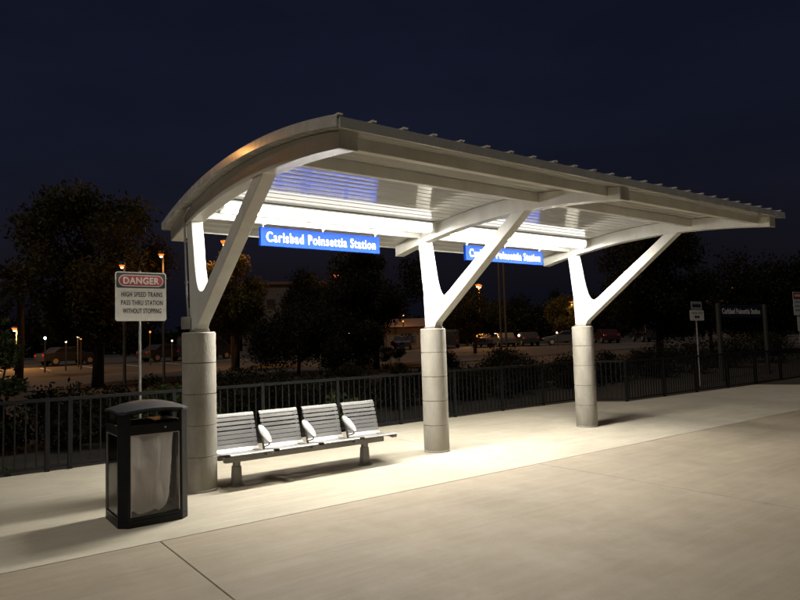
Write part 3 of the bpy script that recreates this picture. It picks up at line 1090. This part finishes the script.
# ------------------------------------------------------------------ street lamps
def lamp_light(parent, loc, power, col, r=.25):
    d = bpy.data.lights.new('lamp_light', 'POINT')
    d.energy = power
    d.color = col
    d.shadow_soft_size = r
    o = bpy.data.objects.new('lamp_light', d)
    COL.objects.link(o)
    o.parent = parent
    o.location = loc
SOD = (1.0, .42, .10)
def street_lamp(label, x, y, zh, m, power, col=SOD, heads=1, sz=.36, arm=.9, ang=-2.2, group='street lamps beyond the fence', pole=.09):
    z0 = gz(x, y) - .05
    t = thing('street_lamp', label, 'street lamp', (x, y, z0), 0, group)
    hz = zh - z0
    MB().tube([(0, 0, 0), (0, 0, hz * .5), (0, 0, hz + .1)], [pole * 1.2, pole, pole * .7], 10).build('pole', 'lamp_pole', t, smooth='auto')
    for k in range(heads):
        a = ang + k * PI
        dx, dy = math.cos(a) * arm, math.sin(a) * arm
        MB().tube([(0, 0, hz), (dx * .5, dy * .5, hz + .12), (dx, dy, hz + .14)], pole * .5, 8).build('arm', 'lamp_pole', t, smooth=True)
        hd = MB().lathe([(.10, .10), (.26 * sz / .36, .03), (.30 * sz / .36, -.02), (.30 * sz / .36, -.03)], 16, (dx, dy, hz + .10)).build('lamp_head', 'lamp_pole', t, smooth='auto')
        MB().lathe([(sz * .35, -.20 * sz / .36), (sz * .62, -.12 * sz / .36), (sz * .72, -.005)], 16, (dx, dy, hz + .066)).build('lens', m, hd, smooth=True)
        MB().lathe([(.02, -.20 * sz / .36), (sz * .42, -.22 * sz / .36), (sz * .34, -.30 * sz / .36), (.02, -.34 * sz / .36)], 12, (dx, dy, hz + .066)).build('bulb', 'hot_core' if 'sodium' in m or m == 'amber' else m, hd, smooth=True)
        lamp_light(t, (dx, dy, hz - .45), power, col)
    return t
street_lamp('orange street lamp peeking over the top left corner of the danger sign', 3.05, 16.55, 4.62, 'sodium', 45, arm=.2, sz=.13, pole=.05)
street_lamp('orange street lamp on a lit pole above the right end of the danger sign', 4.95, 18.4, 5.36, 'sodium', 60, sz=.15, arm=.22, pole=.045)
street_lamp('orange street lamp glowing beside the first diagonal strut', 12.4, 29.9, 8.0, 'sodium', 1300, arm=.8, ang=-2.4)
street_lamp('small red-orange lamp over the dark trees left of middle column', 43.5, 69.2, 11.2, 'red_lamp', 700, sz=.5)
street_lamp('double-headed orange street lamp above the rounded tree', 44.5, 41.7, 7.4, 'sodium', 750, heads=2, arm=.55, ang=.6, sz=.34)
street_lamp('amber street lamp glowing in leaves beside the far column', 61.2, 43.0, 5.9, 'amber', 420, (1, .5, .12), arm=.8, sz=.5)
street_lamp('small white lamp in the car park right of the middle column', 47.0, 45.0, 3.6, 'warm_white', 100, (1, .85, .6), arm=.3, sz=.42)
street_lamp('low orange lamp near the palm at the left edge', 2.76, 47.2, 3.5, 'sodium', 1100, arm=.3, sz=.28)
street_lamp('orange street lamp behind the trees, off the left of the shelter', -10.5, 23.2, 11.4, 'sodium_bright', 4, arm=.9, sz=.14)
tp = street_lamp('tall thin orange-lit pole seen under the second blue sign', 25.95, 20.5, 9.2, 'sodium', 700, arm=1.2, ang=-.9, sz=.36, pole=.05)
up = thing('utility_pole', 'tall thin dark pole right of the orange-lit pole', 'pole', (29.6, 23.6, gz(29.6, 23.6) - .05))
MB().tube([(0, 0, 0), (0, 0, 11)], [.08, .06], 10).build('shaft', 'bark', up, smooth='auto')
MB().box((0, 0, 10.4), (2.0, .1, .12)).build('crossarm', 'bark', up)
for k, (label, p, z, m, sz) in enumerate([
        ('tiny yellow lamp low between the dark trees behind the bench', (29.0, 52.0), 3.3, 'amber', .34),
        ('tiny white lamp low between the dark trees behind the bench', (33.4, 50.0), 2.7, 'cool_white', .30),
        ('tiny dim white lamp beside the brighter white one behind the bench', (32.1, 50.6), 2.5, 'cool_white', .18),
        ('small cream lamp left of the danger sign among the tree trunks', (6.3, 44.0), 2.75, 'warm_white', .22),
        ('tiny cream lamp just left of the big tree trunk, lowest of a close pair', (4.7, 38.93), 2.35, 'warm_white', .13),
        ('tiny amber lamp seen between the big tree and the danger sign', (5.74, 39.77), 2.5, 'amber', .16),
        ('tiny amber lamp close under the right corner of the danger sign', (10.49, 40.75), 2.96, 'amber', .15),
        ('tiny white lamp between the danger sign pole and the first column', (12.52, 42.25), 2.3, 'warm_white', .14),
        ('tiny yellow lamp above the low house left of the middle column', (37.0, 45.3), 3.8, 'amber', .18),
        ('bright tiny white lamp at the middle of the row of parked cars', (44.29, 36.06), 1.95, 'warm_white', .26),
        ('tiny cream lamp at the end of the car row near the far column', (46.7, 33.32), 2.1, 'warm_white', .18),
        ('tiny white lamp by the palm trunk, lowest at the left edge', (3.39, 38.11), 2.6, 'cool_white', .15),
        ('small yellow lamp far behind the tree left of the middle column', (37.6, 49.2), 3.4, 'amber', .24)]):
    z0 = gz(*p) - .05
    t = thing('garden_lamp', label, 'lamp', (p[0], p[1], z0), 0, 'small lamps beyond the car park')
    MB().tube([(0, 0, 0), (0, 0, z - z0 - sz * .5)], .05, 8).build('pole', 'lamp_pole', t)
    MB().lathe([(.05, -sz * .5), (sz * .4, -sz * .25), (sz * .5, 0), (sz * .4, sz * .25), (.05, sz * .5)], 14, (0, 0, z - z0)).build('globe', m, t, smooth=True)

# ------------------------------------------------------------------ cars
CARS = {}
def make_car(kind, paint):
    t = bpy.data.objects.new('parked_car', None)
    COL.objects.link(t)
    if kind == 'van':
        Lc, H1, H2 = 4.9, 1.0, 1.95
        body = [(-2.45, .35), (-2.45, 1.75), (-2.3, 1.95), (1.0, 1.95), (1.75, 1.15), (2.4, 1.0), (2.45, .35)]
        win = [(-2.1, 1.15), (-2.1, 1.7), (.95, 1.7), (1.5, 1.15)]
    else:
        Lc = 4.4
        body = [(-2.2, .32), (-2.22, .75), (-2.1, .98), (-1.55, 1.02), (-1.0, 1.42), (.2, 1.45), (.95, 1.02), (1.95, .85), (2.2, .7), (2.2, .32)]
        win = [(-1.42, 1.03), (-.95, 1.36), (.15, 1.38), (.78, 1.03)]
    W = .88
    b = MB().prism(body, -W, W, 'y').build('body', paint, t, bevel=.07)
    for s in (-1, 1):
        MB().prism(win, s * (W + .004), s * (W - .03), 'y').build('side_window', 'dark_glass', t)
    a, c = (win[-2], win[-1])
    # windscreen and rear window
    bw = body[3:5] if kind == 'van' else body[5:7]
    mb = MB()
    (xa, za), (xb, zb) = bw
    dz = .012
    mb.add([(xa + .06 + dz, -W * .85, za - .05 + dz), (xa + .06 + dz, W * .85, za - .05 + dz), (xb - .06 + dz, W * .85, zb + .06 + dz), (xb - .06 + dz, -W * .85, zb + .06 + dz)], [(0, 1, 2, 3)])
    mb.add([(xa + .06, -W * .85, za - .06), (xa + .06, W * .85, za - .06), (xb - .06, W * .85, zb + .05), (xb - .06, -W * .85, zb + .05)], [(0, 3, 2, 1)])
    mb.build('windscreen', 'dark_glass', t)
    for x in (-1.35, 1.35):
        for s in (-1, 1):
            wh = MB().tube([(x, s * (W - .2), .33), (x, s * (W + .01), .33)], .33, 20).build('wheel', 'tyre_rubber', t, smooth='auto')
            MB().tube([(x, s * (W + .011), .33), (x, s * (W + .02), .33)], .2, 14).build('rim', 'galvanised', wh, smooth='auto')
    for s in (-1, 1):
        MB().box((Lc / 2 - .01, s * .62, .70), (.06, .32, .14)).build('headlight', 'bright_metal', t, bevel=.02)
        MB().box((-Lc / 2 + .0, s * .66, .80), (.06, .24, .16)).build('taillight', 'sign_red', t, bevel=.02)
    return t
protos = {('car', 'car_silver'): None, ('car', 'car_dark'): None, ('car', 'car_white'): None, ('car', 'car_red'): None, ('van', 'car_silver'): None, ('van', 'car_dark'): None}
spots = [
    (42.0, 43.8, .9, 'van', 'car_silver', 'pale van parked just right of the middle column', 'van'),
    (44.4, 41.4, .9, 'car', 'car_dark', 'dark car parked beside the pale van', 'car'),
    (46.1, 40.0, 1.0, 'car', 'car_white', 'white car parked behind the dark pole', 'car'),
    (47.9, 38.3, .95, 'car', 'car_silver', 'silver car parked mid-row beside the white car', 'car'),
    (54.6, 33.4, .9, 'car', 'car_red', 'dark red car half hidden behind the far column', 'car'),
    (50.4, 35.4, 2.35, 'car', 'car_white', 'white car parked side-on just left of the far column', 'car'),
    (57.5, 30.6, .9, 'van', 'car_dark', 'dark van parked behind the far column', 'van'),
    (26.4, 41.5, .5, 'car', 'car_dark', 'black car parked left of the orange lit tarmac behind the bench', 'car'),
    (35.0, 49.0, .9, 'car', 'car_silver', 'silver car in the far bays left of the middle column', 'car'),
    (38.0, 46.8, .9, 'car', 'car_dark', 'dark car in the far bays hidden partly by the middle column', 'car'),
    (13.6, 47.5, .3, 'car', 'car_silver', 'silver car parked behind the danger sign pole', 'car'),
    (16.9, 46.8, .3, 'van', 'car_dark', 'dark van parked right of the danger sign', 'van'),
    (6.5, 49.5, .3, 'car', 'car_dark', 'dark car parked beyond the tall tree near the palm', 'car'),
]
for (x, y, rz, kind, paint, lab, cat) in spots:
    key = (kind, paint)
    if protos[key] is None:
        protos[key] = o = make_car(kind, paint)
    else:
        o = copy_tree(protos[key])
    o.location = (x, y, gz(x, y) + .014)
    o.rotation_euler = (0, 0, rz)
    o.name = 'parked_van' if kind == 'van' else 'parked_car'
    tag(o, lab, cat, 'cars parked beyond the fence')

# ------------------------------------------------------------------ buildings
def building(name, label, x, y, rz, w, d, hgt, wins, wm='dark_glass', z0=None, gable=False, m='stucco'):
    zb_ = gz(x, y) - .3 if z0 is None else z0
    t = thing(name, label, 'building', (x, y, zb_), rz)
    MB().box2((-w / 2, -d / 2, 0), (w / 2, d / 2, hgt)).build('wall', m, t)
    if gable:
        MB().prism([(-d / 2 - .5, hgt), (0, hgt + d * .22), (d / 2 + .5, hgt)], -w / 2 - .5, w / 2 + .5).build('roof', 'roof_tile', t)
    else:
        MB().box2((-w / 2 - .25, -d / 2 - .25, hgt + .003), (w / 2 + .25, d / 2 + .25, hgt + .5)).build('roof', 'roof_tile', t)
    for (u, v, ww, wh, mm) in wins:
        f = MB().box2((u - ww / 2 - .1, -d / 2 - .06, v - wh / 2 - .1), (u + ww / 2 + .1, -d / 2 - .002, v + wh / 2 + .1)).build('window', 'roof_tile', t)
        MB().box2((u - ww / 2, -d / 2 - .08, v - wh / 2), (u + ww / 2, -d / 2 - .062, v + wh / 2)).build('pane', mm, f)
    return t
building('office_building', 'flat-roofed two-storey building in the distance behind the first sign', 51, 100.5, -.46, 15, 10, 12.0, [(-5 + 2.5 * k, v, 1.4, 1.5, 'lit_window' if (k + j) % 4 == 1 else 'dark_glass') for k in range(5) for j, v in enumerate((4.0, 8.6))])
building('small_house', 'low orange-lit house beyond the car park left of the middle column', 45.4, 58.2, -.66, 7.5, 5, 2.9, [(-2, 1.6, 1.3, 1.1, 'dark_glass'), (1.6, 1.5, 1.8, 1.2, 'dark_glass')], gable=True)
building('shed_building', 'orange-lit wall of a building seen below the name board', 52.2, 19.4, -1.1, 3.6, 5, 2.9, [(.3, 1.6, .8, .8, 'dark_glass')], gable=True)
street_lamp('sodium lamp lighting the wall beneath the name board', 50.0, 18.0, 5.2, 'sodium', 70, arm=.3, sz=.2, ang=.4)
street_lamp('orange lamp beside the low house beyond the car park', 44.0, 54.6, 5.0, 'sodium', 70, arm=.3, sz=.24, ang=.9)

# ------------------------------------------------------------------ world, platform stand-in light, camera
EL, AZ = math.radians(-2.0), math.radians(215)
w = bpy.data.worlds.new('World')
SC.world = w
w.use_nodes = True
nt = w.node_tree
nt.nodes.clear()
sky = nt.nodes.new('ShaderNodeTexSky')
sky.sky_type = 'NISHITA'
sky.sun_disc = False
sky.sun_elevation = EL
sky.sun_rotation = AZ
sky.air_density = 1.0
sky.dust_density = 1.2
sky.ozone_density = 1.5
bg = nt.nodes.new('ShaderNodeBackground')
bg.inputs['Strength'].default_value = 0.07
ou = nt.nodes.new('ShaderNodeOutputWorld')
tint = nt.nodes.new('ShaderNodeVectorMath')
tint.operation = 'MULTIPLY_ADD'
tint.inputs[1].default_value = (0.34, 0.46, 0.90)      # city-night navy instead of clear dusk
tint.inputs[2].default_value = (0.055, 0.062, 0.120)
nt.links.new(sky.outputs[0], tint.inputs[0])
gco = nt.nodes.new('ShaderNodeTexCoord')
gmp = nt.nodes.new('ShaderNodeMapping')
gmp.inputs['Scale'].default_value = (1.0, 1.0, 3.2)
cl = nt.nodes.new('ShaderNodeTexNoise')                # faint cloud noise that breaks up the even gradient
cl.inputs['Scale'].default_value = 1.7
cl.inputs['Detail'].default_value = 5
cl.inputs['Roughness'].default_value = 0.55
clr = nt.nodes.new('ShaderNodeMapRange')
clr.inputs['From Min'].default_value, clr.inputs['From Max'].default_value = 0.35, 0.7
clr.inputs['To Min'].default_value, clr.inputs['To Max'].default_value = 0.82, 1.16
mulc = nt.nodes.new('ShaderNodeVectorMath')
mulc.operation = 'MULTIPLY'
nt.links.new(gco.outputs['Generated'], gmp.inputs['Vector'])
nt.links.new(gmp.outputs['Vector'], cl.inputs['Vector'])
nt.links.new(cl.outputs['Fac'], clr.inputs['Value'])
nt.links.new(tint.outputs[0], mulc.inputs[0])
nt.links.new(clr.outputs['Result'], mulc.inputs[1])
nt.links.new(mulc.outputs[0], bg.inputs['Color'])
nt.links.new(bg.outputs[0], ou.inputs['Surface'])

sd = bpy.data.lights.new('platform_standin', 'SUN')  # dim sun lamp standing in for the unseen platform lighting
sd.energy = 0.9
sd.angle = math.radians(6)
sd.color = (1.0, .93, .80)
so = bpy.data.objects.new('platform_standin', sd)
COL.objects.link(so)
so.rotation_euler = Vector((.50, .16, -.83)).to_track_quat('-Z', 'Y').to_euler()

cd = bpy.data.cameras.new('camera')
cd.sensor_width = 36
cd.lens = 28.672
cd.clip_start = .05
cd.clip_end = 4000
cam = bpy.data.objects.new('camera', cd)
COL.objects.link(cam)
R3 = Matrix(((0.80314363, -0.01449243, -0.59560917), (-0.59497961, -0.07148817, -0.80055525), (-0.03097702, 0.99733616, -0.06603797)))
cam.matrix_world = Matrix.Translation((CX, CY, CZ)) @ R3.to_4x4()
SC.camera = cam

SC.view_settings.view_transform = 'Standard'
SC.view_settings.look = 'None'
SC.view_settings.exposure = 0.0
SC.view_settings.gamma = 1.0
SC.view_settings.use_curve_mapping = False
SC.render.engine = 'CYCLES'
cy = SC.cycles
cy.use_denoising = True
try:
    cy.denoiser = 'OPENIMAGEDENOISE'
except Exception:
    pass
cy.max_bounces = 8
cy.diffuse_bounces = 4
cy.glossy_bounces = 4
cy.transparent_max_bounces = 12
cy.sample_clamp_indirect = 6.0
cy.caustics_reflective = False
cy.caustics_refractive = False
